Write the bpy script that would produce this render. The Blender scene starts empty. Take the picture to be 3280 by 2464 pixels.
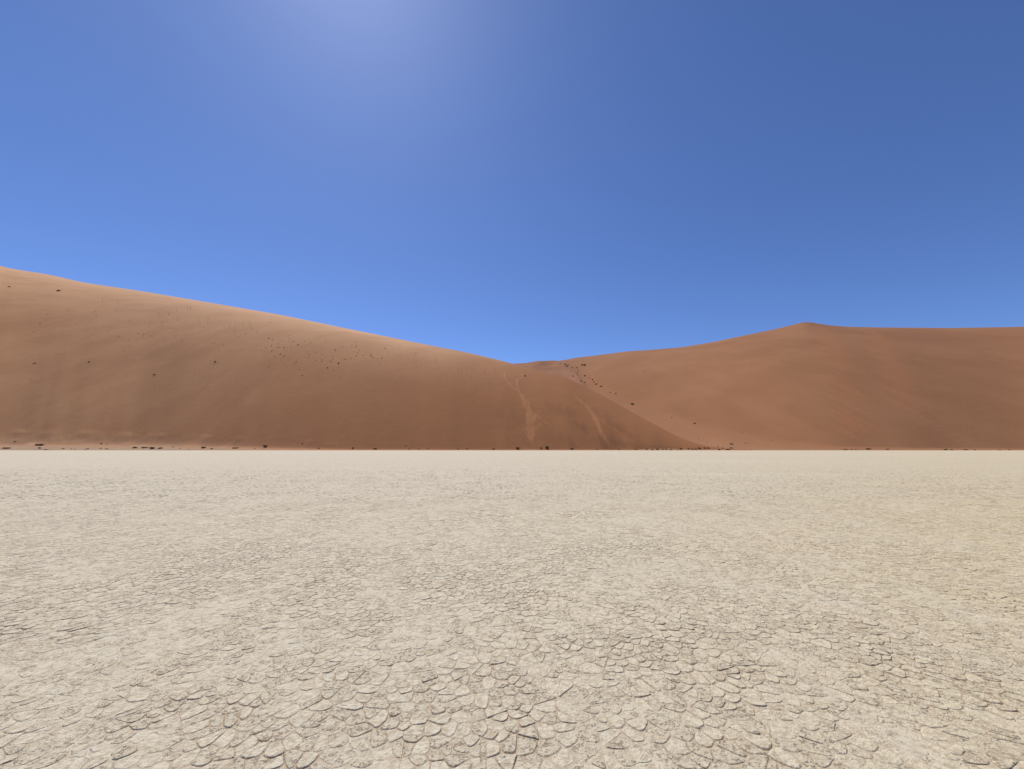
import bpy, math, random
import numpy as np
from mathutils import Vector, Matrix
from mathutils.bvhtree import BVHTree
from mathutils.geometry import delaunay_2d_cdt

rng = np.random.default_rng(11)
random.seed(11)
scene = bpy.context.scene
col = scene.collection
R = math.radians

# ------------------------------------------------------------------ camera, sky, sun, exposure
PW, PH, FPX = 3280.0, 2464.0, 1236.0           # photograph size and focal length in its pixels
CAM_H = 1.6
PITCH = math.atan((1434.0 - PH / 2) / FPX)     # horizon row 1434
cam_d = bpy.data.cameras.new('camera')
cam_d.sensor_fit = 'HORIZONTAL'
cam_d.sensor_width = 36.0
cam_d.lens = 36.0 * FPX / PW
cam_d.clip_start = 0.05
cam_d.clip_end = 20000
cam = bpy.data.objects.new('camera', cam_d)
cam.location = (0, 0, CAM_H)
cam.rotation_euler = (R(90) + PITCH, 0, 0)
col.objects.link(cam)
scene.camera = cam

SUN_EL, SUN_AZ = R(57), R(-29)                 # azimuth from +Y, towards +X positive
sun_vec = Vector((math.sin(SUN_AZ) * math.cos(SUN_EL), math.cos(SUN_AZ) * math.cos(SUN_EL), math.sin(SUN_EL)))
world = bpy.data.worlds.new('World')
scene.world = world
world.use_nodes = True
wn, wl = world.node_tree.nodes, world.node_tree.links
wn.clear()
sky = wn.new('ShaderNodeTexSky')
sky.sky_type = 'NISHITA'
sky.sun_disc = False
sky.sun_elevation = SUN_EL
sky.sun_rotation = SUN_AZ
sky.altitude = 1500
sky.air_density = 0.85
sky.dust_density = 0.7
sky.ozone_density = 3.0
hsv = wn.new('ShaderNodeHueSaturation')
hsv.inputs['Saturation'].default_value = 1.0
hsv.inputs['Hue'].default_value = 0.5
tint = wn.new('ShaderNodeMix')
tint.data_type = 'RGBA'
tint.blend_type = 'MULTIPLY'
tint.inputs[0].default_value = 1.0
tint.inputs[7].default_value = (0.71, 0.85, 1.15, 1.0)
bg = wn.new('ShaderNodeBackground')
bg.inputs['Strength'].default_value = 0.118
wo = wn.new('ShaderNodeOutputWorld')
wl.new(sky.outputs[0], hsv.inputs['Color'])
wl.new(hsv.outputs[0], tint.inputs[6])
wl.new(tint.outputs[2], bg.inputs['Color'])
wl.new(bg.outputs[0], wo.inputs['Surface'])

sun_d = bpy.data.lights.new('sun', 'SUN')
sun_d.energy = 4.2
sun_d.angle = R(0.53)
sun_d.color = (1.0, 0.95, 0.87)
sun = bpy.data.objects.new('sun', sun_d)
sun.location = sun_vec * 500
sun.rotation_euler = sun_vec.to_track_quat('Z', 'Y').to_euler()
col.objects.link(sun)

scene.view_settings.view_transform = 'Standard'
scene.view_settings.look = 'None'
scene.view_settings.exposure = 0.0
scene.view_settings.gamma = 1.0
scene.view_settings.use_curve_mapping = False

# ------------------------------------------------------------------ helpers
CP, SP = math.cos(PITCH), math.sin(PITCH)

def slopes(px, py):
    """photo pixel -> (x/Y, (z-h)/Y) of its line of sight"""
    u, v = np.asarray(px, float) - PW / 2, PH / 2 - np.asarray(py, float)
    f = FPX * CP - v * SP
    return u / f, (v * CP + FPX * SP) / f

def project(p):
    x, y, z = p[..., 0], p[..., 1], p[..., 2] - CAM_H
    d = y * CP + z * SP
    return PW / 2 + FPX * x / d, PH / 2 - FPX * (z * CP - y * SP) / d, d

def smooth(a, n):
    if n < 1: return a
    k = np.exp(-0.5 * (np.arange(-3 * n, 3 * n + 1) / n) ** 2); k /= k.sum()
    return np.convolve(np.pad(a, 3 * n, mode='reflect', reflect_type='odd'), k, 'valid')

def _hash(ix, iy, s):
    h = (ix.astype(np.int64) * 374761393 + iy.astype(np.int64) * 668265263 + s * 974634777) & 0x7fffffff
    h = ((h ^ (h >> 13)) * 1274126177) & 0x7fffffff
    return ((h ^ (h >> 16)) & 0xffffff) / float(0xffffff)

def vnoise(x, y, s=0):
    ix, iy = np.floor(x), np.floor(y)
    fx, fy = x - ix, y - iy
    fx, fy = fx * fx * (3 - 2 * fx), fy * fy * (3 - 2 * fy)
    a, b = _hash(ix, iy, s), _hash(ix + 1, iy, s)
    c, d = _hash(ix, iy + 1, s), _hash(ix + 1, iy + 1, s)
    return (a + (b - a) * fx) * (1 - fy) + (c + (d - c) * fx) * fy - 0.5

def fbm(x, y, oct=4, s=0):
    t, a = 0, 1.0
    for i in range(oct):
        t = t + a * vnoise(x * 2 ** i + 17.3 * i, y * 2 ** i - 9.1 * i, s + i)
        a *= 0.5
    return t

def mesh_from(name, V, F, mat, smooth_shade=True):
    """F: (n,4) or (n,3) int array, or a list of index tuples"""
    me = bpy.data.meshes.new(name)
    if isinstance(F, np.ndarray):
        n, k = F.shape
        me.vertices.add(len(V)); me.vertices.foreach_set('co', np.asarray(V, np.float32).ravel())
        me.loops.add(n * k); me.loops.foreach_set('vertex_index', F.astype(np.int32).ravel())
        me.polygons.add(n)
        me.polygons.foreach_set('loop_start', np.arange(0, n * k, k, dtype=np.int32))
        me.polygons.foreach_set('loop_total', np.full(n, k, np.int32))
        me.update(calc_edges=True)
    else:
        me.from_pydata([tuple(v) for v in V], [], [tuple(f) for f in F])
    if mat is not None: me.materials.append(mat)
    if smooth_shade:
        me.polygons.foreach_set('use_smooth', np.ones(len(me.polygons), bool))
    return me

def fattr(me, name, vals):
    a = me.attributes.new(name, 'FLOAT', 'POINT')
    a.data.foreach_set('value', np.asarray(vals, np.float32))

def obj(name, me, parent=None, loc=None):
    o = bpy.data.objects.new(name, me)
    col.objects.link(o)
    if parent is not None: o.parent = parent
    if loc is not None: o.location = loc
    return o

def tag(o, label=None, cat=None, group=None, kind=None):
    if label: o['label'] = label
    if cat: o['category'] = cat
    if group: o['group'] = group
    if kind: o['kind'] = kind
    return o

# ------------------------------------------------------------------ node material helpers
class NT:
    def __init__(self, name):
        self.m = bpy.data.materials.new(name); self.m.use_nodes = True
        self.t = self.m.node_tree; self.t.nodes.clear()
        self.out = self.n('ShaderNodeOutputMaterial')
        self.b = self.n('ShaderNodeBsdfPrincipled')
        self.l(self.b.outputs[0], self.out.inputs[0])
        self.pos = self.n('ShaderNodeNewGeometry').outputs['Position']
    def n(self, typ, **kw):
        nd = self.t.nodes.new(typ)
        for k, v in kw.items(): setattr(nd, k, v)
        return nd
    def l(self, a, b): self.t.links.new(a, b)
    def put(self, sock, v):
        if hasattr(v, 'links') or isinstance(v, bpy.types.NodeSocket): self.l(v, sock)
        else: sock.default_value = v
    def mapped(self, scale=(1, 1, 1), rot=(0, 0, 0), vec=None):
        m = self.n('ShaderNodeMapping')
        m.inputs['Scale'].default_value = scale; m.inputs['Rotation'].default_value = rot
        self.l(vec or self.pos, m.inputs['Vector']); return m.outputs[0]
    def noise(self, scale, detail=3, rough=0.55, vec=None, dist=0.0):
        nd = self.n('ShaderNodeTexNoise')
        nd.inputs['Scale'].default_value = scale; nd.inputs['Detail'].default_value = detail
        nd.inputs['Roughness'].default_value = rough; nd.inputs['Distortion'].default_value = dist
        self.l(vec or self.pos, nd.inputs['Vector']); return nd.outputs['Fac']
    def ramp(self, fac, a, b, lo=0.0, hi=1.0):
        nd = self.n('ShaderNodeMapRange', interpolation_type='SMOOTHSTEP')
        self.l(fac, nd.inputs['Value'])
        for k, v in zip(('From Min', 'From Max', 'To Min', 'To Max'), (a, b, lo, hi)): nd.inputs[k].default_value = v
        return nd.outputs[0]
    def math(self, op, a, b=0.0):
        nd = self.n('ShaderNodeMath', operation=op)
        self.put(nd.inputs[0], a); self.put(nd.inputs[1], b); return nd.outputs[0]
    def mix(self, fac, a, b):
        nd = self.n('ShaderNodeMix', data_type='RGBA')
        self.put(nd.inputs[0], fac)
        for s, v in ((nd.inputs[6], a), (nd.inputs[7], b)):
            self.put(s, v if not isinstance(v, tuple) else (*v, 1.0))
        return nd.outputs[2]
    def attr(self, name):
        return self.n('ShaderNodeAttribute', attribute_name=name).outputs['Fac']
    def bump(self, h, dist, strength=1.0, prev=None):
        nd = self.n('ShaderNodeBump'); nd.inputs['Distance'].default_value = dist
        nd.inputs['Strength'].default_value = strength
        self.l(h, nd.inputs['Height'])
        if prev is not None: self.l(prev, nd.inputs['Normal'])
        return nd.outputs[0]
    def xyz(self):
        s = self.n('ShaderNodeSeparateXYZ'); self.l(self.pos, s.inputs[0]); return s.outputs
    def finish(self, colr, normal=None, rough=0.95, spec=0.15):
        self.put(self.b.inputs['Base Color'], colr if not isinstance(colr, tuple) else (*colr, 1.0))
        self.put(self.b.inputs['Roughness'], rough)
        self.b.inputs['Specular IOR Level'].default_value = spec
        if normal is not None: self.l(normal, self.b.inputs['Normal'])
        return self.m

def clay_tint(t):
    """slow drift of colour across the pan: greyer on the left, yellower to the right"""
    x, y, z = t.xyz()
    ratio = t.math('DIVIDE', x, t.math('ADD', t.math('ABSOLUTE', y), 3.0))
    ratio = t.math('ADD', ratio, t.math('MULTIPLY', t.math('SUBTRACT', t.noise(0.35, 2), 0.5), 0.5))
    side = t.ramp(ratio, -0.2, 1.2)
    return side

def mat_tile():
    t = NT('dried_clay_tile')
    side = clay_tint(t)
    base = t.mix(side, (0.700, 0.613, 0.447), (0.690, 0.578, 0.362))
    dark = t.mix(side, (0.525, 0.435, 0.300), (0.520, 0.410, 0.250))
    n1 = t.ramp(t.noise(22, 4, 0.6), 0.40, 0.66)
    c = t.mix(n1, base, dark)
    c = t.mix(t.ramp(t.noise(1.6, 3, 0.6), 0.52, 0.75, 0.0, 0.4), c, (0.69, 0.615, 0.465))
    rnd = t.attr('tile_rand')
    c = t.mix(t.ramp(rnd, 0.1, 1.0, 0.0, 0.4), c, dark)
    pale = t.ramp(t.noise(55, 3, 0.6), 0.56, 0.70, 0.0, 0.55)
    c = t.mix(pale, c, (0.68, 0.61, 0.48))
    # flaked chips that expose browner clay
    chipmask = t.math('MULTIPLY', t.ramp(rnd, 0.35, 0.55), t.ramp(t.noise(17, 2), 0.44, 0.56))
    chip = t.math('MULTIPLY', t.ramp(t.noise(44, 2.5, 0.55, dist=1.2), 0.545, 0.60), chipmask)
    c = t.mix(t.math('MULTIPLY', chip, 0.7), c, (0.34, 0.25, 0.165))
    edge = t.attr('tile_edge')
    c = t.mix(t.math('MULTIPLY', t.ramp(edge, 0.52, 0.85), 0.8), c, (0.36, 0.25, 0.15))
    h1 = t.noise(42, 4, 0.65)
    h2 = t.noise(190, 3, 0.6)
    nm = t.bump(h1, 0.018, 0.9)
    nm = t.bump(h2, 0.004, 0.8, nm)
    nm = t.bump(t.math('SUBTRACT', 1.0, chip), 0.006, 1.0, nm)
    return t.finish(c, nm)

def mat_pan():
    t = NT('clay_pan_surface')
    side = clay_tint(t)
    base = t.mix(side, (0.620, 0.548, 0.405), (0.612, 0.525, 0.355))
    dark = t.mix(side, (0.515, 0.435, 0.310), (0.505, 0.410, 0.265))
    c = t.mix(t.ramp(t.noise(14, 4, 0.6), 0.40, 0.68), base, dark)
    # dust settled in the joints is browner
    c = t.mix(t.math('MULTIPLY', t.attr('joint'), 0.65), c, (0.42, 0.31, 0.20))
    # fine unresolved crack net of the middle distance
    vo = t.n('ShaderNodeTexVoronoi', feature='DISTANCE_TO_EDGE')
    vo.inputs['Scale'].default_value = 8.5
    wob = t.n('ShaderNodeVectorMath', operation='ADD')
    nv = t.n('ShaderNodeTexNoise'); nv.inputs['Scale'].default_value = 9; t.l(t.pos, nv.inputs['Vector'])
    sc = t.n('ShaderNodeVectorMath', operation='SCALE'); sc.inputs['Scale'].default_value = 0.06
    t.l(nv.outputs['Color'], sc.inputs[0]); t.l(t.pos, wob.inputs[0]); t.l(sc.outputs[0], wob.inputs[1])
    t.l(wob.outputs[0], vo.inputs['Vector'])
    crack = t.ramp(vo.outputs['Distance'], 0.015, 0.07, 1.0, 0.0)
    far = t.attr('far')
    crack = t.math('MULTIPLY', crack, t.ramp(t.noise(1.3, 2), 0.35, 0.6, 0.15, 0.8))
    c = t.mix(t.math('MULTIPLY', t.math('MULTIPLY', crack, far), 0.5), c, (0.36, 0.28, 0.20))
    # pale salt films in long streaks, metres wide
    st = t.noise(1.0, 4, 0.6, vec=t.mapped((0.012, 0.06, 1)))
    c = t.mix(t.math('MULTIPLY', t.ramp(st, 0.54, 0.72, 0, 0.6), far), c, (0.67, 0.605, 0.47))
    st2 = t.noise(1.0, 3, 0.6, vec=t.mapped((0.05, 0.35, 1)))
    c = t.mix(t.math('MULTIPLY', t.ramp(st2, 0.52, 0.75, 0, 0.45), far), c, dark)
    nm = t.bump(t.math('SUBTRACT', 1.0, crack), 0.02, 0.6)
    nm = t.bump(t.noise(40, 4, 0.65), 0.012, 0.8, nm)
    nm = t.bump(t.noise(170, 3), 0.003, 0.6, nm)
    return t.finish(c, nm)

def mat_sand(name, c_lo, c_hi, c_pale, warm=0.0, fr=0.94):
    t = NT(name)
    x, y, z = t.xyz()
    big = t.noise(0.012, 3, 0.55)
    c = t.mix(t.ramp(big, 0.32, 0.68), c_lo, c_hi)
    # wind-sorted bands running up the slope, and thin level laminae
    band = t.noise(1.0, 4, 0.6, vec=t.mapped((0.05, 0.012, 0.02), (0, 0, R(-24))))
    c = t.mix(t.ramp(band, 0.42, 0.70, 0, 0.40), c, c_lo)
    lam = t.noise(1.0, 4, 0.65, vec=t.mapped((0.035, 0.05, 0.55)))
    c = t.mix(t.ramp(lam, 0.50, 0.72, 0, 0.14), c, c_hi)
    grain = t.noise(1.1, 5, 0.75)
    c = t.mix(t.ramp(grain, 0.35, 0.65, 0, 0.42), c, c_lo)
    fall = t.noise(1.0, 3, 0.6, vec=t.mapped((0.045, 0.006, 0.010), (0, 0, R(9))))
    c = t.mix(t.ramp(fall, 0.50, 0.72, 0, 0.45), c, c_hi)
    # the sand turns redder along the dune, away from its tan western end
    red = t.ramp(t.math('ADD', x, t.math('MULTIPLY', t.math('SUBTRACT', big, 0.5), 120)), -330, -20, 0.0, warm)
    c = t.mix(red, c, (c_lo[0] * 0.85, c_lo[1] * 0.72, c_lo[2] * 0.64))
    fresh = t.attr('fresh')
    c = t.mix(t.math('MULTIPLY', fresh, 0.8), c, (c_hi[0] * fr, c_hi[1] * fr * 0.86, c_hi[2] * fr * 0.78))
    crest = t.attr('crest')  # veiling glare towards the top, put into the colour as a paler tone
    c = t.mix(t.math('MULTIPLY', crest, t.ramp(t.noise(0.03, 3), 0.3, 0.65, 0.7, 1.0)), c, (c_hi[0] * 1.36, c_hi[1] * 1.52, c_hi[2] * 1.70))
    heavy = t.attr('heavy')
    c = t.mix(t.math('MULTIPLY', heavy, 0.45), c, (c_lo[0] * 0.50, c_lo[1] * 0.50, c_lo[2] * 0.58))
    dust = t.attr('dust')
    c = t.mix(t.math('MULTIPLY', dust, t.ramp(t.noise(0.15, 3), 0.3, 0.6, 0.5, 1.0)), c, c_pale)
    nm = t.bump(t.noise(1.0, 5, 0.65, vec=t.mapped((0.16, 0.16, 0.20))), 0.5, 0.40)
    nm = t.bump(t.noise(0.9, 4, 0.7), 0.22, 0.8, nm)
    return t.finish(c, nm, 0.95, 0.1)

M_TILE, M_PAN = mat_tile(), mat_pan()
M_LEFT = mat_sand('dune_sand_tan', (0.385, 0.182, 0.080), (0.470, 0.240, 0.110), (0.34, 0.24, 0.16), 0.8)
M_RIGHT = mat_sand('dune_sand_red', (0.302, 0.138, 0.062), (0.358, 0.170, 0.080), (0.34, 0.19, 0.11), 0.0, 1.18)
M_SADDLE = mat_sand('dune_sand_grey', (0.290, 0.132, 0.066), (0.345, 0.162, 0.083), (0.40, 0.25, 0.17))

def mat_simple(name, a, b, scale=6, rough=0.9):
    t = NT(name)
    return t.finish(t.mix(t.ramp(t.noise(scale, 3), 0.35, 0.65), a, b), None, rough, 0.1)
M_LEAF = mat_simple('shrub_leaf', (0.060, 0.047, 0.028), (0.100, 0.075, 0.042), 3)
M_STEM = mat_simple('shrub_bark', (0.075, 0.050, 0.035), (0.12, 0.085, 0.06), 8)
M_GRASS = mat_simple('dry_grass', (0.14, 0.078, 0.042), (0.21, 0.12, 0.065), 4)
M_DEAD = mat_simple('dead_wood', (0.17, 0.14, 0.115), (0.26, 0.22, 0.18), 5)

# ------------------------------------------------------------------ dunes (lofted from a foot line to a crest line)
def lerp_tab(px, tab):
    t = np.array(tab, float); return np.interp(px, t[:, 0], t[:, 1])

def grid_faces(nr, nc):
    i = np.arange(nr - 1)[:, None] * nc + np.arange(nc - 1)[None, :]
    return np.stack([i, i + 1, i + nc + 1, i + nc], -1).reshape(-1, 4)

def hprof(t, a):
    return a * t + (1 - a) * (1 - (1 - t) ** 2)

# left dune: silhouette, then its nose running down to the pan
L_CREST = [(-900, 690), (-400, 792), (0, 855), (163, 881), (264, 905), (447, 932), (667, 969), (900, 1009), (1112, 1053),
           (1290, 1089), (1409, 1113), (1500, 1130), (1541, 1140), (1581, 1150), (1608, 1156), (1646, 1166), (1690, 1180),
           (1730, 1191), (1771, 1199), (1800, 1204), (1825, 1213), (1866, 1236), (1907, 1256), (1956, 1281), (2002, 1308),
           (2050, 1335), (2097, 1359), (2142, 1384), (2190, 1407), (2235, 1422), (2285, 1432), (2350, 1438), (2430, 1441)]
pxL = np.concatenate([np.arange(-900, 0, 9), np.arange(0, 2431, 2.6)])
pyL = smooth(lerp_tab(pxL, L_CREST), 9)
FOOT_L = 228.0
apron = smooth(lerp_tab(pxL, [(-900, 48), (500, 46), (820, 24), (1050, 6), (1600, 4), (2340, 4)]), 45)
aph = apron * 0.072
sx, kx = slopes(pxL, pyL)
foot_y = FOOT_L + 5 * fbm(pxL / 160, pxL * 0, 3, 5)
m_mean = smooth(lerp_tab(pxL, [(-900, 1.05), (0, 0.735), (500, 0.645), (1000, 0.63), (1500, 0.61), (1900, 0.58), (2340, 0.52)]), 70)
yA = foot_y + apron
yC = (m_mean * yA - aph + CAM_H) / np.maximum(m_mean - kx, 0.05)
yC = np.maximum(yC, yA + 1.0)
yC = smooth(yC, 20)
zC = np.maximum(CAM_H + kx * yC, aph * 0.5)
NA, NF, NB = 26, 250, 30
ta = np.linspace(0, 1, NA, endpoint=False)[:, None]
tf = np.linspace(0, 1, NF)[:, None]
tb = (np.linspace(0, 1, NB + 1)[1:] ** 1.6)[:, None]
Y1 = foot_y + (yA - foot_y) * ta
Z1 = aph * (0.35 * ta + 0.65 * ta ** 1.5)
Y2 = yA + (yC - yA) * tf
Z2 = aph + (zC - aph) * hprof(tf, lerp_tab(pxL, [(-900, 0.74), (0, 0.72), (500, 0.69), (1000, 0.60), (2340, 0.58)]))
Lb = (zC + 6) / 0.42
Y3 = yC + Lb * tb
Z3 = zC - (zC + 6) * (tb * 0.85 + 0.15 * tb ** 2)
Y = np.vstack([Y1, Y2, Y3]); Z = np.vstack([Z1, Z2, Z3])
Z[0] = -0.4
TT = np.vstack([ta * 0, tf, 1 + tb])
# soften the break between apron and face
for _ in range(6):
    for Q in (Y, Z): Q[NA - 8:NA + 14] = (Q[NA - 9:NA + 13] + Q[NA - 8:NA + 14] + Q[NA - 7:NA + 15]) / 3
X = sx[None, :] * Y
face_w = np.clip(np.minimum(TT * 9, (1.0 - TT) * 7), 0, 1) * np.clip((zC - 3) / 25, 0, 1)
Z += face_w * (1.5 * fbm(X / 90, Y / 70, 2, 21) + 0.16 * fbm(X / 12, Y / 12, 3, 31))
Z += face_w * 0.45 * fbm((X + 0.55 * Y) / 26, (Y - 0.4 * X) / 110, 3, 41)
apr_w = np.zeros_like(Z); apr_w[2:NA + 6] = 1.0
Z += apr_w * np.clip(apron / 40, 0.1, 1) * (1.5 * np.clip(fbm(X / 14, Y / 9, 3, 51) + 0.05, 0, 1))
V_left = np.stack([X, Y, Z], -1)

# right dune with the sandy valley floor in front of its western end
R_CREST = [(1500, 1172), (1640, 1166), (1720, 1162), (1779, 1157), (1812, 1153), (1839, 1147), (1907, 1139), (1961, 1132),
           (2015, 1125), (2070, 1122), (2180, 1113), (2283, 1096), (2402, 1071), (2491, 1053), (2550, 1038), (2574, 1032),
           (2592, 1032), (2612, 1035.5), (2654, 1042), (2713, 1047), (2817, 1049), (3040, 1051), (3280, 1047), (3700, 1035), (4200, 1022)]
R_BREAK = [(1500, 1178), (1640, 1174), (1790, 1172), (1850, 1190), (1900, 1226), (1980, 1264), (2050, 1298), (2150, 1338),
           (2300, 1375), (2480, 1413), (2620, 1431), (2800, 1436), (3280, 1438), (4200, 1438)]
pxR = np.concatenate([np.arange(1500, 3290, 2.8), np.arange(3290, 4200, 10)])
pyR = smooth(lerp_tab(pxR, R_CREST), 3)
pbR = smooth(lerp_tab(pxR, R_BREAK), 10)
sxR, kC = slopes(pxR, pyR)
_, kB = slopes(pxR, pbR)
mv = smooth(lerp_tab(pxR, [(1500, 0.31), (1950, 0.30), (2200, 0.22), (2600, 0.20), (4200, 0.2)]), 30)
yF = smooth(lerp_tab(pxR, [(1500, 232), (2600, 230), (3280, 222), (4200, 205)]), 60) + 4 * fbm(pxR / 150, pxR * 0, 3, 6)
yB = smooth((mv * yF + CAM_H) / np.maximum(mv - kB, 0.03), 10)
yB = np.maximum(yB, yF + 6)
zB = CAM_H + kB * yB
zB = np.maximum(zB, 0.8)
yCr = smooth(lerp_tab(pxR, [(1500, 860), (1640, 850), (1839, 785), (2070, 668), (2330, 612), (2580, 588), (3280, 592), (4200, 600)]), 60)
yB = smooth(np.minimum(yB, yCr - 110), 12)
zB = CAM_H + kB * yB
zCr = CAM_H + kC * yCr
zSoft = smooth(zCr, 60)                        # the summit stands out only near the top
NA2, NF2 = 70, 210
ta = np.linspace(0, 1, NA2, endpoint=False)[:, None]
tf = np.linspace(0, 1, NF2)[:, None]
Y1 = yF + (yB - yF) * ta; Z1 = zB * (0.55 * ta + 0.45 * ta ** 1.7)
Y2 = yB + (yCr - yB) * tf
zt = zSoft + (zCr - zSoft) * np.clip(tf * 1.6 - 0.6, 0, 1) ** 2
Z2 = zB + (zt - zB) * hprof(tf, lerp_tab(pxR, [(1500, 0.8), (2000, 0.72), (2500, 0.62), (4200, 0.63)]))
Lb = (zCr + 6) / 0.45
Y3 = yCr + Lb * tb; Z3 = zCr - (zCr + 6) * (tb * 0.85 + 0.15 * tb ** 2)
Y = np.vstack([Y1, Y2, Y3]); Z = np.vstack([Z1, Z2, Z3])
Z[0] = -0.4
TTr = np.vstack([ta * 0.2, 0.2 + tf * 0.8, 1 + tb])
for _ in range(10):
    for Q in (Y, Z): Q[NA2 - 12:NA2 + 16] = (Q[NA2 - 13:NA2 + 15] + Q[NA2 - 12:NA2 + 16] + Q[NA2 - 11:NA2 + 17]) / 3
X = sxR[None, :] * Y
w = np.clip(np.minimum(TTr * 5, (1.0 - TTr) * 6), 0, 1)
Z += w * (1.4 * fbm(X / 120, Y / 190, 2, 61) + 0.15 * fbm(X / 14, Y / 14, 3, 71))
V_right = np.stack([X, Y, Z], -1)

# low grey mound that fills the saddle between the two
S_CREST = [(1540, 1178), (1600, 1170), (1645, 1165), (1687, 1163), (1706, 1159), (1733, 1154.5), (1777, 1153), (1784, 1155.5), (1800, 1158.5),
           (1820, 1172), (1845, 1194), (1865, 1217), (1888, 1248), (1985, 1350)]
pxS = np.arange(1540, 1888, 2.0)
pyS = smooth(lerp_tab(pxS, S_CREST), 4)
sxS, kS = slopes(pxS, pyS)
ySc = smooth(lerp_tab(pxS, [(1540, 640), (1700, 645), (1777, 645), (1800, 630), (1830, 555), (1888, 400), (1985, 380)]), 6)
zSc = CAM_H + kS * ySc
tf = np.linspace(0, 1, 110)[:, None]
dep = lerp_tab(pxS, [(1540, 230), (1790, 230), (1888, 110), (1985, 110)])
Y2 = ySc - dep + dep * tf; Z2 = zSc - 0.42 * dep * (1 - hprof(tf, 0.72))
tb2 = np.linspace(0, 1, 25)[1:, None]
Y3 = ySc + 300 * tb2; Z3 = zSc - 300 * 0.45 * tb2
Y = np.vstack([Y2, Y3]); Z = np.vstack([Z2, Z3]); X = sxS[None, :] * Y
w = np.clip(1 - np.vstack([tf, 1 + tb2]), 0, 0.15) / 0.15
Z += w * 3.0 * fbm(X / 28, Y / 45, 3, 81)
# blow-out hollow scooped in the mound with its pale lip
hx, hk = slopes(1757, 1170)
hy = 610.0
d2 = ((X - hx * hy) / 13) ** 2 + ((Y - hy) / 26) ** 2
Z -= 7.0 * np.exp(-d2)
d3 = ((X - (hx * hy - 15)) / 6) ** 2 + ((Y - hy + 20) / 14) ** 2
Z += 2.5 * np.exp(-d3)
V_sad = np.stack([X, Y, Z], -1)

bvhs = []
for V in (V_left, V_right, V_sad):
    F = grid_faces(*V.shape[:2])
    bvhs.append((BVHTree.FromPolygons(V.reshape(-1, 3).tolist(), F.tolist()), V))

def hit(px, py):
    a, k = slopes(px, py)
    d = Vector((float(a), 1.0, float(k))).normalized()
    best = None
    for b, _ in bvhs:
        r = b.ray_cast(Vector((0, 0, CAM_H)), d, 5000)
        if r[0] is not None and (best is None or r[3] < best[3]): best = r
    if d.z < 0:
        tt = -CAM_H / d.z
        if best is None or tt < best[3]:
            best = (Vector((0, 0, CAM_H)) + d * tt, Vector((0, 0, 1)), 0, tt)
    return best

def c2p(pts):   # crop of the sand chutes -> photo pixels
    return [(1500 + x / 3.687, 1120 + y / 3.687, w / 3.687) for x, y, w in pts]

CHUTES = [  # tongues of freshly slid sand: (crop x, crop y, width)
    c2p([(430, 290, 16), (448, 370, 26), (520, 450, 24), (600, 500, 26), (650, 570, 55), (690, 650, 75), (722, 740, 80), (742, 830, 85),
         (762, 930, 92), (757, 1030, 66), (762, 1120, 24)]),
    c2p([(430, 280, 14), (500, 258, 12), (570, 240, 12)]), c2p([(570, 240, 10), (625, 290, 10), (690, 345, 14), (640, 340, 14), (580, 362, 18), (585, 430, 20), (605, 490, 16)]),
    c2p([(735, 740, 26), (850, 815, 18), (920, 870, 14), (990, 920, 8)]),
    c2p([(615, 890, 5), (660, 950, 9), (700, 1020, 12), (740, 1085, 12)]),
    c2p([(1270, 560, 16), (1400, 670, 34), (1480, 765, 48), (1540, 870, 62), (1580, 980, 62), (1630, 1070, 40), (1685, 1145, 10)]),
    c2p([(1500, 770, 10), (1620, 885, 14), (1740, 955, 10), (1890, 1045, 6)]),
    # short scars elsewhere on the face
    [(797, 1398, 1.2), (825, 1392, 2.0), (855, 1382, 1.5)], [(1036, 1422, 1.5), (1055, 1425, 2.2), (1082, 1426, 1.2)],
    [(1270, 1180, 3), (1300, 1180, 4), (1315, 1178, 2)], [(900, 1213, 4), (925, 1211, 3)], [(650, 1240, 2), (680, 1238, 2)],
    [(300, 1296, 2), (340, 1295, 3)], [(235, 1400, 1.5), (282, 1388, 2)], [(490, 1182, 2), (505, 1177, 3), (520, 1168, 2)],
]
HEAVY = [  # darker, heavier mineral sand lying in patches
    c2p([(420, 760, 150), (560, 830, 190), (640, 880, 120)]), c2p([(560, 1060, 170), (640, 1090, 150)]),
    c2p([(860, 960, 60), (960, 1040, 150), (1150, 1080, 190), (1240, 1120, 110)]), c2p([(1250, 860, 70), (1400, 960, 110), (1520, 1080, 120), (1600, 1130, 60)]),
    c2p([(1560, 720, 70), (1680, 830, 80), (1800, 930, 80), (1930, 1010, 70)]), c2p([(1720, 1060, 80), (1850, 1110, 80)]),
    c2p([(1000, 700, 120), (1150, 760, 120)]),
]

TICKS = [(x / 2.458, 820 + y / 2.458) for x, y in [(1637, 505), (1560, 510), (1270, 545), (1327, 455), (1390, 430), (1475, 410), (1500, 415), (1805, 560), (1845, 590),
         (1910, 545), (1965, 530), (2127, 520), (805, 350), (925, 370), (1250, 470), (1395, 500), (1765, 560), (1975, 570)]] + \
        [(800 + x / 2.458, 950 + y / 2.458) for x, y in [(1085, 440), (1183, 400), (835, 385), (805, 390), (715, 400), (730, 395), (600, 355), (335, 365), (305, 350), (1310, 450),
         (1465, 505), (1290, 520), (1315, 520), (1580, 565), (1640, 590), (1710, 565), (1760, 570), (1930, 590), (1960, 605), (1855, 600), (1890, 690), (1915, 700), (1940, 720),
         (2005, 680), (1830, 700), (1745, 650), (1665, 600), (1690, 680)]]
TICKS = [[(x, y - 6 - 3 * (k % 3), 2.0), (x + (k % 3) - 1, y + 6, 2.6)] for k, (x, y) in enumerate(TICKS)]   # small slip gullies under the crest

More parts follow.
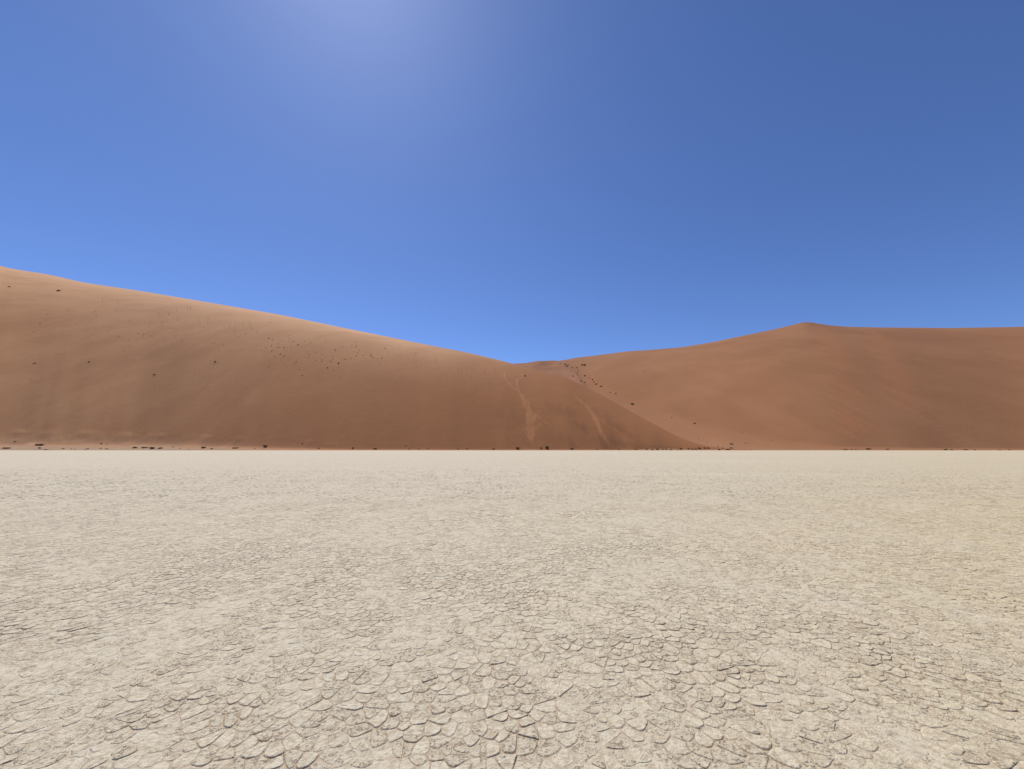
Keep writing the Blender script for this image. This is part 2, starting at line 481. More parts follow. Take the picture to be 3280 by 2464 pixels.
def stroke(P, paths, edge=0.6, wob=7):
    """0..1 coverage of vertices P by paths laid on the slope, widths in photo pixels turned to metres"""
    out = np.zeros(P.shape[:2])
    nz = fbm(P[..., 0] / 2.6, P[..., 1] / wob, 3, 91)
    for path in paths:
        pts = []
        for x, y, wpx in path:
            h = hit(x, y)
            if h is None: continue
            pts.append((h[0], wpx * h[0].y / FPX * 0.5))
        for (a, ra), (b, rb) in zip(pts[:-1], pts[1:]):
            a_, b_ = np.array(a), np.array(b); ab = b_ - a_
            t = np.clip(((P - a_) @ ab) / max(ab @ ab, 1e-6), 0, 1)
            d = np.linalg.norm(P - (a_ + t[..., None] * ab), axis=-1)
            r = ra + (rb - ra) * t
            out = np.maximum(out, np.clip((r * (1 + edge * nz * 1.6) - d) / (r * edge + 0.4) + 0.5, 0, 1))
    return out

fresh = stroke(V_left, CHUTES, 0.85)
heavy = stroke(V_left, HEAVY, 2.6, 14) * (1 - fresh)
streak = np.clip(fbm((V_left[..., 0] + 0.75 * V_left[..., 2]) / 9, (V_left[..., 2] - 0.75 * V_left[..., 0]) / 90, 3, 95) * 1.3 + 0.6, 0, 1)
fresh *= 0.55 + 0.45 * np.clip(fbm(V_left[..., 0] / 1.6, V_left[..., 1] / 6, 2, 97) + 0.8, 0, 1)
heavy *= 0.2 + 0.8 * streak
V_left[..., 2] += 0.35 * fresh * np.clip(apron * 0 + 1, 0, 1)
tick = stroke(V_left, TICKS, 0.5)
V_left[..., 2] -= 0.25 * tick
heavy = np.maximum(heavy, 0.75 * tick)
dustL = np.zeros(V_left.shape[:2])
dustL[:NA + 10] = np.clip(1.05 - (np.arange(NA + 10) / (NA + 4.0)) ** 2, 0, 1)[:, None] * np.clip(apron / 40, 0.12, 1)[None, :]

def dune(name, V, mat, label, fresh=None, heavy=None, dust=None, crest=None):
    me = mesh_from(name, V.reshape(-1, 3), grid_faces(*V.shape[:2]), mat)
    n = V.shape[0] * V.shape[1]
    for k, a in (('fresh', fresh), ('heavy', heavy), ('dust', dust), ('crest', crest)):
        fattr(me, k, a.reshape(-1) if a is not None else np.zeros(n))
    o = obj(name, me); tag(o, label, 'dune', kind='structure'); return o

# sun glare veiling the upper left dune, painted in as paler sand colour
crest_glareL = np.clip((TT - 0.30) / 0.62, 0, 1) ** 1.1 * np.clip((1750 - pxL) / 500, 0, 1)[None, :]
dune('dune_left', V_left, M_LEFT, 'long tan dune falling from the left edge to the middle', fresh, heavy, dustL, crest_glareL)
dustR = np.zeros(V_right.shape[:2]); dustR[:30] = np.linspace(0.5, 0, 30)[:, None]
freshR = 0.5 * stroke(V_right, [[(2615, 1050, 20), (2669, 1110, 45), (2700, 1200, 55), (2722, 1290, 60), (2730, 1380, 40)],
                               [(2790, 1060, 20), (2860, 1180, 50), (2900, 1300, 60)]], 2.2, 30)
dune('dune_right', V_right, M_RIGHT, 'red-brown dune with a small pointed summit on the right', freshR, None, dustR)
heavyS = np.clip(fbm(V_sad[..., 0] / 22, V_sad[..., 1] / 60, 3, 99) + 0.15, 0, 0.3)
dune('dune_saddle', V_sad, M_SADDLE, 'low greyish sand mound in the saddle between the two dunes', None, heavyS, None)

# ------------------------------------------------------------------ clay pan
# dried mud polygons: a jittered point set, its Voronoi cells shrunk to tiles
def silt(x, y):
    """height of the silt between the tiles"""
    n = 0.0050 * fbm(x / 0.75, y / 0.75, 3, 7) + 0.0030 * fbm(x / 0.15, y / 0.15, 2, 13)
    return -0.0031 + n

def cells(x0, x1, y0, y1, step, keep, inside, seed):
    g = np.random.default_rng(seed)
    xs = np.arange(x0, x1, step); ys = np.arange(y0, y1, step * 0.9)
    gx, gy = np.meshgrid(xs, ys)
    gx = gx + (np.arange(len(ys)) % 2)[:, None] * step * 0.5
    gx = gx + g.uniform(-0.46, 0.46, gx.shape) * step; gy = gy + g.uniform(-0.46, 0.46, gy.shape) * step
    p = np.stack([gx.ravel(), gy.ravel()], -1)
    p = p[(g.random(len(p)) < keep) & inside(p)]
    res = delaunay_2d_cdt([Vector(q) for q in p.tolist()], [], [], 0, 1e-6)
    P = np.array([(v.x, v.y) for v in res[0]]); T = np.array([t for t in res[2] if len(t) == 3])
    a, b, c = P[T[:, 0]], P[T[:, 1]], P[T[:, 2]]
    d = 2 * ((b[:, 0] - a[:, 0]) * (c[:, 1] - a[:, 1]) - (b[:, 1] - a[:, 1]) * (c[:, 0] - a[:, 0]))
    d = np.where(np.abs(d) < 1e-9, 1e-9, d)
    b2, c2 = ((b - a) ** 2).sum(1), ((c - a) ** 2).sum(1)
    ux = ((c[:, 1] - a[:, 1]) * b2 - (b[:, 1] - a[:, 1]) * c2) / d
    uy = ((b[:, 0] - a[:, 0]) * c2 - (c[:, 0] - a[:, 0]) * b2) / d
    cc = a + np.stack([ux, uy], -1)
    ring = [[] for _ in range(len(P))]
    for ti, t in enumerate(T.tolist()):
        for v in t: ring[v].append(ti)
    out = []
    for i, r in enumerate(ring):
        if len(r) < 4: continue
        q = cc[r]; rel = q - P[i]
        if np.abs(rel).max() > step * 2.2: continue
        out.append((P[i], rel[np.argsort(np.arctan2(rel[:, 1], rel[:, 0]))]))
    return out

def tile_mesh(c, poly, fine, g):
    """vertices (relative to c), quads/tris, per-vertex rand and edge values"""
    poly = poly - poly.mean(0) * 0
    for k in range(fine):      # cut the corners round
        f = 0.23 if k == 0 else 0.25
        nx = np.roll(poly, -1, 0)
        poly = np.stack([poly * (1 - f) + nx * f, poly * f + nx * (1 - f)], 1).reshape(-1, 2)
    n = len(poly)
    ctr = poly.mean(0)
    rad = np.linalg.norm(poly - ctr, axis=1).mean()
    kind = np.clip(g.random() - 0.55 * vnoise(np.float64(c[0] / 1.1), np.float64(c[1] / 1.1), 29), 0, 1)
    if kind < 0.22:   h, gap, curl = g.uniform(0.0000, 0.0022), g.uniform(0.0020, 0.0040), g.uniform(0.000, 0.0010)
    elif kind < 0.70: h, gap, curl = g.uniform(-0.0010, 0.0008), g.uniform(0.0018, 0.0036), g.uniform(0.000, 0.0005)
    else:             h, gap, curl = g.uniform(-0.0030, -0.0010), g.uniform(0.0014, 0.0028), 0.0
    tilt = g.normal(0, 0.017 if kind < 0.62 else 0.008, 2)
    sc = 1 - gap / max(rad, 0.02)
    if kind < 0.22: sc *= g.uniform(0.90, 1.0)
    P0 = ctr + (poly - ctr) * sc
    if fine == 2:          # ragged rim
        th = np.arctan2(P0[:, 1] - ctr[1], P0[:, 0] - ctr[0])
        ph = g.uniform(0, 6.28, 3)
        wv = 0.030 * np.sin(5 * th + ph[0]) + 0.030 * np.sin(8 * th + ph[1]) + g.normal(0, 0.024, n)
        P0 = ctr + (P0 - ctr) * (1 - np.abs(wv))[:, None]
    def lift(q, add): return h + add + (q - ctr) @ tilt
    rim = lift(P0, curl - 0.0010) + (g.normal(0, 0.0004, n) if fine else 0)
    Vb = np.column_stack([ctr + (P0 - ctr) * 1.11, np.full(n, -0.0065)])
    Vr = np.column_stack([P0, rim])
    rand = g.random()
    rings = [Vb, Vr]; edge = [1.0, 0.55]
    if fine:
        P2 = ctr + (P0 - ctr) * 0.92
        rings.append(np.column_stack([P2, lift(P2, curl * 0.6 + 0.0007)])); edge.append(0.0)
    if fine == 2:
        P3 = ctr + (P0 - ctr) * 0.55
        rings.append(np.column_stack([P3, lift(P3, g.normal(0, 0.0006, n) + 0.0004)])); edge.append(0.0)
    cz = h + g.normal(0, 0.0008) - curl * 0.3
    V = np.vstack(rings + [np.array([[ctr[0], ctr[1], cz]])])
    F = []
    for k in range(len(rings) - 1):
        a = k * n
        F += [(a + j, a + (j + 1) % n, a + n + (j + 1) % n, a + n + j) for j in range(n)]
    a = (len(rings) - 1) * n; ci = len(V) - 1
    F += [(a + j, a + (j + 1) % n, ci) for j in range(n)]
    E = np.concatenate([np.full(n, e) for e in edge] + [[0.0]])
    return V, F, np.full(len(V), rand), E

NEAR_Y = 12.5
def in_near(p): return (p[:, 1] < NEAR_Y + 0.3) & (np.abs(p[:, 0]) < 1.42 * p[:, 1] + 1.6)
def in_mid(p): return (p[:, 1] >= NEAR_Y) & (np.abs(p[:, 0]) < 1.40 * p[:, 1] + 1.0)

near = cells(-20, 20, 1.3, NEAR_Y + 0.5, 0.092, 0.80, in_near, 3)
# how large each shows in the picture
cen = np.array([c for c, _ in near]); rads = np.array([np.abs(r).mean() for _, r in near])
u, v, dd = project(np.column_stack([cen, np.zeros(len(cen))]))
area = (rads / dd) ** 2 * (CAM_H / dd)
ok = (u > 10) & (u < PW - 10) & (v < PH - 12)
rank = np.argsort(-np.where(ok, area, 0))
single = set(rank[:300].tolist())

# the ground sheet itself: one sheet to the horizon, dense where the photograph looks
az = np.concatenate([np.linspace(R(-64), R(64), 520), np.linspace(R(64), R(296), 70)[1:-1]])
rr = np.concatenate([[0.0], np.geomspace(0.7, 60, 300), np.geomspace(60, 9000, 46)[1:]])
A, RR = np.meshgrid(az, rr)
PX, PY = np.sin(A) * RR, np.cos(A) * RR
fade = np.clip((60 - RR) / 30, 0, 1)
PZ = silt(PX, PY) * fade
inside_tiles = (PY > 1.4) & (np.abs(PX) < 1.42 * PY + 1.5) & (PY < NEAR_Y)
PZ = np.maximum(PZ, -0.012)
nr, nc = A.shape
i = np.arange(nr - 1)[:, None] * nc + np.arange(nc)[None, :]
j = np.arange(nr - 1)[:, None] * nc + (np.arange(nc)[None, :] + 1) % nc
F = np.stack([i, i + nc, j + nc, j], -1).reshape(-1, 4)
me = mesh_from('clay_pan', np.stack([PX, PY, PZ], -1).reshape(-1, 3), F, M_PAN)
fattr(me, 'joint', (np.clip((-0.0018 - PZ) / 0.0025, 0, 1) * np.clip((15 - RR) / 7, 0, 1)).ravel())
fattr(me, 'far', np.clip((RR - 9) / 6, 0, 1).ravel())
pan = obj('clay_pan', me)
tag(pan, 'pale cracked clay pan covering the whole foreground', 'clay pan', kind='structure')

g = np.random.default_rng(5)
class Joined:
    def __init__(s): s.V, s.F, s.r, s.e, s.n = [], [], [], [], 0
    def add(s, V, F, rd, ed):
        s.V.append(V); s.r.append(rd); s.e.append(ed)
        s.F += [tuple(k + s.n for k in f) for f in F]; s.n += len(V)
    def build(s, name):
        me = mesh_from(name, np.vstack(s.V), s.F, M_TILE, False)
        fattr(me, 'tile_rand', np.concatenate(s.r)); fattr(me, 'tile_edge', np.concatenate(s.e))
        return me
rest = Joined()
for idx, (c, poly) in enumerate(near):
    if c[1] > 8.5 and g.random() < (c[1] - 8.5) / 4.0 * 0.55: continue
    if idx in single:
        V, F, rd, ed = tile_mesh(c, poly, 2, g)
        me = mesh_from('mud_tile', V, F, M_TILE, False)
        fattr(me, 'tile_rand', rd); fattr(me, 'tile_edge', ed)
        obj('mud_tile', me, pan, (c[0], c[1], 0))
    else:
        V, F, rd, ed = tile_mesh(c, poly, 2 if c[1] < 3.8 else (1 if c[1] < 7 else 0), g)
        rest.add(V + np.array([c[0], c[1], 0]), F, rd, ed)
# thinner scatter of raised plates further out, where single joints can no longer be told apart
mid = cells(-66, 66, NEAR_Y, 46, 0.165, 0.85, in_mid, 9)
for c, poly in mid:
    if g.random() > 0.95 * ((46 - c[1]) / (46 - NEAR_Y)) ** 2.2: continue
    s = 0.062 / max(np.linalg.norm(poly, axis=1).mean(), 0.03) * g.uniform(0.7, 1.2)
    V, F, rd, ed = tile_mesh(c, poly * s, 0, g)
    V[:, 2] += 0.0015
    rest.add(V + np.array([c[0], c[1], 0]), F, rd, ed)
fm = obj('mud_tile_field', rest.build('mud_tile_field'), pan)
tag(fm, kind='stuff')
print('tiles', len(near), len(mid), 'tris approx', sum(len(f) - 2 for f in rest.F))

# ------------------------------------------------------------------ shrubs
def leaf_cloud(g, n, rx, ry, rz, leaf, lobes):
    """leaf-sized faces spread through a few overlapping lobes"""
    V, F = [], []
    for i in range(n):
        lx, ly, lz, ls = lobes[g.integers(len(lobes))]
        d = g.normal(0, 1, 3); d /= np.linalg.norm(d)
        r = g.random() ** 0.45
        p = np.array([lx + d[0] * r * ls * rx, ly + d[1] * r * ls * ry, max(0.03, lz + d[2] * r * ls * rz)])
        a = g.normal(0, 1, 3); a /= np.linalg.norm(a)
        b = np.cross(a, g.normal(0, 1, 3)); b /= np.linalg.norm(b)
        s = leaf * g.uniform(0.6, 1.3)
        k = len(V)
        V += [p - a * s, p + b * s * 0.55, p + a * s, p - b * s * 0.55]; F.append((k, k + 1, k + 2, k + 3))
    return V, F

def tube(V, F, pts, r0, r1, sides=5):
    base = len(V); n = len(pts)
    for i, p in enumerate(pts):
        p = np.array(p); t = np.array(pts[min(i + 1, n - 1)]) - np.array(pts[max(i - 1, 0)])
        t = t / (np.linalg.norm(t) + 1e-9)
        s = np.cross(t, (0.3, 0.9, 0.2)); s /= np.linalg.norm(s); q = np.cross(t, s)
        r = r0 + (r1 - r0) * i / (n - 1)
        for k in range(sides):
            an = 2 * math.pi * k / sides
            V.append(p + r * (math.cos(an) * s + math.sin(an) * q))
    for i in range(n - 1):
        for k in range(sides):
            a, b = base + i * sides + k, base + i * sides + (k + 1) % sides
            F.append((a, b, b + sides, a + sides))

def shrub_variant(seed):
    """unit shrub: about 1 wide, 0.55 high"""
    g = np.random.default_rng(seed)
    lobes = [(0, 0, 0.24, 0.30)]
    for _ in range(4 + seed % 3):
        an = g.uniform(0, 6.28); d = g.uniform(0.14, 0.30)
        lobes.append((math.cos(an) * d, math.sin(an) * d, g.uniform(0.12, 0.34), g.uniform(0.14, 0.24)))
    LV, LF = leaf_cloud(g, 420, 1.0, 1.0, 0.85, 0.045, lobes)
    SV, SF = [], []
    for lx, ly, lz, ls in lobes:
        m = (lx * 0.45 + g.normal(0, .03), ly * 0.45 + g.normal(0, .03), lz * 0.6)
        tube(SV, SF, [(g.normal(0, .03), g.normal(0, .03), -0.06), m, (lx, ly, lz)], 0.022, 0.008)
        for _ in range(3):
            e = (lx + g.normal(0, ls * .6), ly + g.normal(0, ls * .6), lz + abs(g.normal(0, ls * .6)))
            tube(SV, SF, [(lx * .8, ly * .8, lz * .85), e], 0.008, 0.003, 4)
    leaf = mesh_from('shrub_foliage', LV, LF, M_LEAF, False)
    stem = mesh_from('shrub_stems', SV, SF, M_STEM, False)
    nL = len(LV)
    small = bpy.data.meshes.new('small_shrub')
    small.from_pydata([tuple(v) for v in LV + SV], [], LF + [tuple(k + nL for k in f) for f in SF])
    small.materials.append(M_LEAF); small.materials.append(M_STEM)
    mi = np.zeros(len(small.polygons), np.int32); mi[len(LF):] = 1
    small.polygons.foreach_set('material_index', mi)
    return leaf, stem, small
VARS = [shrub_variant(100 + k) for k in range(6)]

ORD = ['first', 'second', 'third', 'fourth', 'fifth', 'sixth', 'seventh', 'eighth', 'ninth', 'tenth', 'eleventh', 'twelfth',
       'thirteenth', 'fourteenth', 'fifteenth', 'sixteenth', 'seventeenth', 'eighteenth', 'nineteenth', 'twentieth', 'twenty-first', 'twenty-second']
count = [0]
def shrub(px, py, w, h, label, group):
    """px,py: middle of the dark spot in the photograph; w,h its size there"""
    r = hit(px, min(py + h * 0.35, 1442.2))
    if r is None: return
    p = r[0]; dist = p.y
    size = 1.18 * max(w, 3.2) * dist / FPX
    zs = max(h, 2.2) * dist / FPX / (0.62 * size)
    zs = min(max(zs, 0.45), 1.5)
    k = count[0]; count[0] += 1
    leaf, stem, small = VARS[k % len(VARS)]
    rot = random.uniform(0, 6.28)
    z0 = p.z - 0.05 * size
    if w >= 9:
        e = obj('desert_shrub', None, None, (p.x, p.y, z0)); e.empty_display_size = 0.3
        e.rotation_euler = (0, 0, rot); e.scale = (size, size * 0.8, size * zs)
        obj('foliage', leaf, e); obj('stems', stem, e)
    else:
        e = obj('desert_shrub', small, None, (p.x, p.y, z0))
        e.rotation_euler = (0, 0, rot); e.scale = (size, size * 0.9, size * zs)
    tag(e, label, 'shrub', group)
    return e

GR_L = 'shrubs along the foot of the left dune'
for x, y, w, h, lab in [
    (124, 1424, 30, 10, 'broad dark shrub highest on the pale apron near the left edge'),
    (126, 1435, 10, 6, 'small dark shrub just below the broad shrub near the left edge'),
    (849, 1429, 17, 10, 'compact near-black shrub clump standing alone above the pan edge left of centre'),
    (651, 1433, 20, 10, 'tallest dark shrub of the left apron, right of three flat shrubs'),
    (676, 1437, 12, 5, 'low shrub close to the right of the tallest left apron shrub'),
    (430, 1433.5, 18, 8, 'left one of three wide dark shrubs side by side'),
    (460, 1433.5, 22, 7, 'middle one of three wide dark shrubs side by side'),
    (487, 1434.5, 22, 9, 'right one of three wide dark shrubs side by side'),
    (515, 1436, 18, 3, 'thin flat shrub trailing right of the three wide shrubs'),
    (554, 1432, 10, 2.5, 'faint flat shrub between the three wide shrubs and the tallest one'),
    (578, 1436, 8, 2.5, 'tiny low shrub right below the faint flat shrub'),
    (604, 1438.6, 6, 2.5, 'tiny shrub at the pan edge just left of the tallest apron shrub'),
    (752, 1436, 20, 3, 'long flat shrub low at pan edge left of the lone black clump'),
    (48, 1414, 8, 4, 'small isolated shrub on the sand above the leftmost pan corner'),
    (326, 1421, 10, 3, 'left one of two tiny shrubs above the pale apron'),
    (343, 1421.6, 6, 2.5, 'right one of two tiny shrubs above the pale apron'),
    (189, 930, 14, 8, 'lone shrub high up near the crest of the left dune'),
    (30, 918, 8, 5, 'faint shrub at the far left just under the dune crest'),
    (691, 1159, 10, 5, 'dark shrub below the thick of the speckled band on left dune'),
    (495, 1200, 12, 2.5, 'thin flat shrub on mid slope of left dune, under the specks'),
    (285, 1159, 8, 3.5, 'small lone shrub on smooth mid slope of left dune'),
    (112, 1163, 10, 3.5, 'small low shrub at far left on mid slope of left dune'),
    (968, 1420, 6, 4, 'small round shrub on the sand right of the lone black clump'),
    (1682, 1204, 8, 9, 'single upright shrub beside the head of the pale sand chute'),
]: shrub(x, y, w, h, lab, GR_L)
for k, (x, y, w, h) in enumerate([(17, 1436, 22, 4), (148, 1440, 8, 3), (202, 1437, 10, 4), (228, 1438, 5, 3), (239, 1440, 5, 3),
                                  (274, 1440, 9, 3), (281, 1437.5, 8, 4), (322, 1436, 10, 3), (341, 1438, 12, 4)]):
    shrub(x, y, w, h, f'low scrubby bush, {ORD[k]} from the left along the pan edge', 'bushes low on the pale apron')
for k, (x, y, w, h) in enumerate([(816, 1437, 6, 3), (1020, 1436, 9, 5), (1130, 1434, 11, 4), (1201, 1436.7, 13, 5), (1300, 1427, 4, 3), (1311, 1438, 6, 3),
                                  (1343, 1438, 5, 3), (1371, 1437, 6, 3), (1467, 1438, 6, 3.5), (1495, 1437, 8, 4)]):
    shrub(x, y, w, h, f'sparse small bush, {ORD[k]} right of the lone black clump at the pan edge', 'sparse bushes below the middle of the left dune')
for x, y, w, h, lab in [
    (1581, 1438, 9, 6, 'small dark bush at pan edge, leftmost below the sand chutes'),
    (1659, 1435.4, 18, 9, 'wide arched dark shrub at pan edge left of the sand chute foot'),
    (1733, 1435, 7, 9, 'narrow upright shrub at the foot of the long sand chute'),
    (1753.6, 1433, 15, 12, 'tall round dark shrub just right of the sand chute foot'),
    (1831, 1437, 12, 6, 'medium shrub at pan edge between the two sand chutes'),
    (1912, 1439.5, 6, 4, 'tiny shrub at pan edge left of the second chute foot'),
]: shrub(x, y, w, h, lab, 'shrubs below the sand chutes')
for k, (x, y, w, h) in enumerate([(1960, 1439, 4, 3), (1983, 1440.6, 10, 2.5), (2037, 1439.5, 8, 4), (2072, 1438.7, 8, 5), (2089, 1440, 12, 5), (2105, 1439, 11, 5),
                                  (2123, 1439, 8, 4), (2133, 1439, 9, 4.5), (2149, 1440, 10, 4), (2171, 1440.5, 9, 3), (2180, 1437.5, 12, 7), (2205, 1437.8, 8, 6),
                                  (2217, 1439, 10, 5), (2228, 1439, 10, 4), (2240, 1435, 13, 5), (2257, 1434, 9, 4.5), (2268, 1434.5, 9, 5),
                                  (2302, 1440, 16, 3.5), (2333, 1441, 18, 2.5)]):
    shrub(x, y, w, h, f'dark bush, {ORD[k]} from the left in the dense row at the valley mouth', 'dense row of bushes at the valley mouth')
for x, y, w, h, lab in [
    (2343, 1422, 15, 5, 'dark shrub standing highest above the right end of the dense row'),
    (2342, 1434.5, 15, 5, 'dark flat shrub right at the end of the dense row'),
    (2299, 1431, 6, 3.5, 'small shrub just above the dense row near its right end'),
    (2315, 1435, 7, 3.5, 'small shrub close to the left of the flat end shrub'),
    (2238, 1407, 3.5, 3, 'tiny shrub alone on the sand well above the dense row'),
    (2265, 1416, 4, 3.5, 'tiny shrub on the sand close above the dense row'),
    (2386, 1419, 8, 2.5, 'left one of two faint shrubs right of the highest row shrub'),
    (2397, 1420, 5, 2.5, 'right one of two faint shrubs right of the highest row shrub'),
    (2375, 1384, 4, 3, 'tiny lone shrub on the slope above the valley mouth'),
    (2471, 1409.5, 4, 3, 'tiny lone shrub low on the right dune'),
    (2151, 1338, 4, 3.5, 'small speck of shrub on the pale valley floor'),
    (2225, 1356, 13, 3.5, 'flat shrub on the valley floor above the dense row'),
    (2025, 1294, 17, 4.5, 'flat wide shrub halfway up the sandy valley'),
]: shrub(x, y, w, h, lab, 'shrubs scattered in the valley mouth')
for x, y, w, h, lab in [
    (1795, 1165.5, 7, 3, 'first small shrub on the right shoulder of the saddle mound'),
    (1810, 1167, 11, 4, 'left half of the long shrub pair under the saddle skyline'),
    (1821, 1168.5, 11, 4, 'right half of the long shrub pair under the saddle skyline'),
    (1814, 1173, 14, 3.5, 'low shrub just beneath the long shrub pair'),
    (1865, 1168.5, 11, 6, 'dark shrub, left one of two touching shrubs highest on right dune'),
    (1873, 1169, 10, 7, 'dark shrub, right one of two touching shrubs highest on right dune'),
    (1832, 1177.5, 6, 3.5, 'small shrub below and right of the long shrub pair'),
    (1848.5, 1177.5, 7, 4, 'small dark shrub below the two touching shrubs'),
    (1853, 1187, 4, 4, 'tiny shrub, top one of three in a falling line'),
    (1828, 1189.5, 4, 4, 'tiny shrub standing alone left of the falling line of three'),
    (1850, 1194, 4.5, 4, 'tiny shrub, middle one of three in a falling line'),
    (1850, 1199.5, 4, 3, 'tiny shrub, bottom one of three in a falling line'),
    (1836, 1204.5, 8, 4.5, 'shrub on the mound left of the bottom of the falling line'),
    (1873, 1203, 11, 4.5, 'wide shrub at the top of the shrub chain running down the gully'),
    (1888, 1212.5, 5, 3.5, 'small shrub second in the chain running down the gully'),
    (1897, 1216, 11, 4.5, 'wide shrub third in the chain running down the gully'),
    (1902, 1223.5, 5, 6, 'narrow shrub fourth in the chain running down the gully'),
    (1909.5, 1230, 11, 5, 'dark wide shrub fifth in the chain running down the gully'),
    (1925, 1237, 12, 5, 'dark shrub at the lower end of the gully chain'),
    (1860, 1220, 10, 4, 'left one of two joined flat shrubs below the mound'),
    (1872, 1224.5, 10, 4, 'right one of two joined flat shrubs below the mound'),
    (1954, 1257.5, 6, 3.5, 'left one of two small shrubs below the gully chain'),
    (1972, 1260.5, 6, 6, 'right one of two small shrubs below the gully chain'),
    (2061, 1190, 3.5, 3, 'tiny dot of a shrub alone on the upper right dune'),
]: shrub(x, y, w, h, lab, 'shrubs in the gully below the saddle')
for k, (x, y, w, h) in enumerate([(2708.6, 1440, 14, 4), (2728, 1440, 6, 3), (2741, 1440, 7, 3), (2779.5, 1437.5, 15, 6), (2842, 1439, 12, 3.5),
                                  (3029, 1441, 12, 6), (3048, 1442, 10, 4.5), (3095, 1442, 16, 4.5), (3124, 1442, 10, 4), (3202, 1442, 8, 3.5), (3234, 1442, 8, 3.5)]):
    shrub(x, y, w, h, f'low dark bush, {ORD[k]} from the left along the foot of the right dune', 'bushes along the foot of the right dune')

# two grey dead stumps standing on the far rim of the clay
def dead_stump(px, hm, label):
    g = np.random.default_rng(int(px)); V, F = [], []
    tube(V, F, [(0, 0, -0.1), (0.05, 0, 0.5), (0.02, 0.03, 1.0)], 0.10, 0.04)
    for k in range(4):
        b = 0.35 + 0.15 * k; e = g.normal(0, 0.35, 2)
        tube(V, F, [(0.04, 0, b), (e[0] * .6, e[1] * .6, b + .2), (e[0], e[1], b + .45)], 0.04, 0.012, 4)
    a, _ = slopes(px, 1443)
    o = obj('dead_stump', mesh_from('dead_stump', V, F, M_DEAD, False), None, (float(a) * 221, 221, 0))
    o.scale = (hm, hm, hm); tag(o, label, 'dead stump', 'dead stumps on the far clay rim')
dead_stump(2406.5, 0.75, 'grey dead stump on the far clay rim, left of the pair')
dead_stump(2439.6, 0.6, 'smaller grey dead stump on the far clay rim, right of the pair')

# ------------------------------------------------------------------ grass tufts speckling the left dune
def tuft_mesh(seed):
    g = np.random.default_rng(seed); V, F = [], []
    for i in range(34):
        an = g.uniform(0, 6.28); r = g.uniform(0, 0.22)
        p = np.array([math.cos(an) * r, math.sin(an) * r, -0.05])
        lean = np.array([math.cos(an), math.sin(an), 0]) * g.uniform(0.1, 0.45)
        t = np.array([-math.sin(an), math.cos(an), 0]) * g.uniform(0.025, 0.05)
        m = p + lean * 0.4 + (0, 0, g.uniform(0.25, 0.4)); e = m + lean * 0.6 + (0, 0, g.uniform(0.0, 0.25))
        k = len(V); V += [p - t, p + t, m + t * 0.8, m - t * 0.8, e]
        F += [(k, k + 1, k + 2, k + 3), (k + 3, k + 2, k + 4)]
    return mesh_from('grass_tuft', V, F, M_GRASS, False)
TUFTS = [tuft_mesh(300 + k) for k in range(5)]
spots = []
# larger specks read off the photograph (crop 850..1250 x 1080..1220, scale 5.53)
for x, y, w in [(60, 25, 5), (125, 48, 4), (262, 65, 3), (508, 82, 4), (578, 133, 6), (700, 76, 4), (797, 107, 3.5), (232, 125, 3.5), (107, 157, 4.5), (5, 190, 4),
                (220, 178, 3.5), (255, 178, 3), (220, 195, 3), (328, 187, 5), (383, 194, 4), (445, 177, 3), (990, 181, 3), (1240, 233, 5), (780, 310, 4.5), (767, 367, 4),
                (740, 267, 3.5), (868, 265, 3), (903, 272, 3), (1003, 305, 3), (995, 435, 4.5), (997, 403, 3), (1192, 402, 4.5), (1155, 432, 4), (1400, 393, 4.5), (1440, 397, 3.5),
                (1510, 383, 4), (1293, 468, 8), (1568, 262, 3), (1635, 274, 4), (1662, 237, 3.5), (1605, 334, 4.5), (1605, 163, 4), (1732, 325, 4), (1870, 338, 5.5), (1872, 312, 4),
                (1908, 368, 4.5), (1988, 383, 3), (2058, 375, 4), (2122, 205, 5), (2030, 487, 4), (1100, 547, 6), (1295, 545, 4), (1215, 597, 3.5), (513, 470, 4), (340, 490, 3),
                (330, 341, 5), (160, 341, 4), (115, 247, 5), (655, 682, 5), (613, 577, 3.5), (547, 437, 4), (890, 418, 4), (57, 533, 4), (268, 305, 6), (1060, 354, 3), (1200, 341, 4)]:
    spots.append((850 + x / 5.53, 1080 + y / 5.53, w))
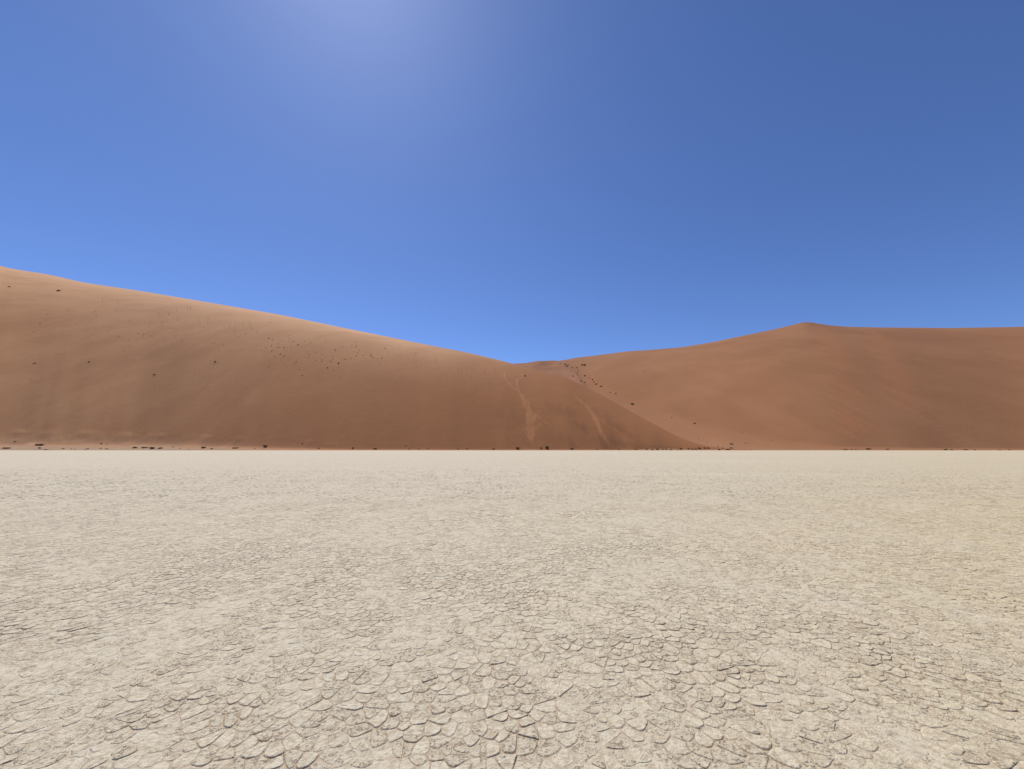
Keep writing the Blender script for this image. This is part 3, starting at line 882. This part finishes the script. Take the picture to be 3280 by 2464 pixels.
# and from the crop 0..900 x 820..1400, scale 2.458
for x, y, w in [(315, 533, 7), (268, 596, 6), (375, 465, 6), (280, 497, 4), (755, 437, 5), (757, 468, 6), (843, 428, 4), (855, 515, 5), (631, 525, 5), (812, 558, 4), (847, 595, 5),
                (935, 634, 6), (1087, 612, 6), (1130, 620, 7), (1180, 630, 7), (1213, 622, 5), (1175, 556, 5), (1360, 522, 4), (1308, 440, 4), (1327, 465, 4), (1380, 645, 4), (1430, 662, 5),
                (1465, 617, 5), (1510, 553, 4), (1575, 553, 5), (1605, 565, 6), (1645, 597, 4), (1637, 522, 5), (1675, 687, 5), (1760, 697, 4), (1750, 703, 4), (1690, 828, 5), (1720, 842, 4), (1655, 828, 4),
                (1590, 835, 4), (2022, 594, 5), (2115, 650, 4), (2145, 661, 4), (2025, 708, 4), (2088, 725, 5), (2083, 757, 4), (1915, 738, 4), (1900, 738, 3.5), (1888, 640, 4), (1045, 829, 4), (700, 833, 5),
                (1535, 930, 5), (1485, 1023, 4), (1220, 1022, 5), (430, 1018, 4), (245, 975, 5), (2130, 955, 4), (720, 690, 3), (300, 684, 4), (1350, 570, 5), (1145, 660, 4)]:
    spots.append((x / 2.458, 820 + y / 2.458, w * 0.62))
g = np.random.default_rng(77)
for _ in range(150):   # the finest specks, thinning out away from the middle of the band
    t = g.random()
    bx = 130 + t * 1380; by = np.interp(bx, [130, 400, 700, 1000, 1250, 1520], [1030, 1050, 1090, 1140, 1170, 1205])
    spots.append((bx + g.normal(0, 25), by + g.normal(0, 32), g.uniform(1.6, 2.8)))
spots = spots[:290]
n_t = 0
for x, y, w in spots:
    r = hit(x, y)
    if r is None or r[0].z < 4: continue
    p = r[0]; s = 1.25 * w * p.y / FPX
    o = obj('grass_tuft', TUFTS[n_t % 5], None, (p.x, p.y, p.z)); n_t += 1
    o.rotation_euler = (0, 0, random.uniform(0, 6.28)); o.scale = (s, s, s * random.uniform(0.5, 0.9))
    tag(o, 'tiny dark grass tuft among the specks on the left dune face', 'grass tuft', 'grass tufts speckling the left dune')
print('shrubs', count[0], 'tufts', n_t)
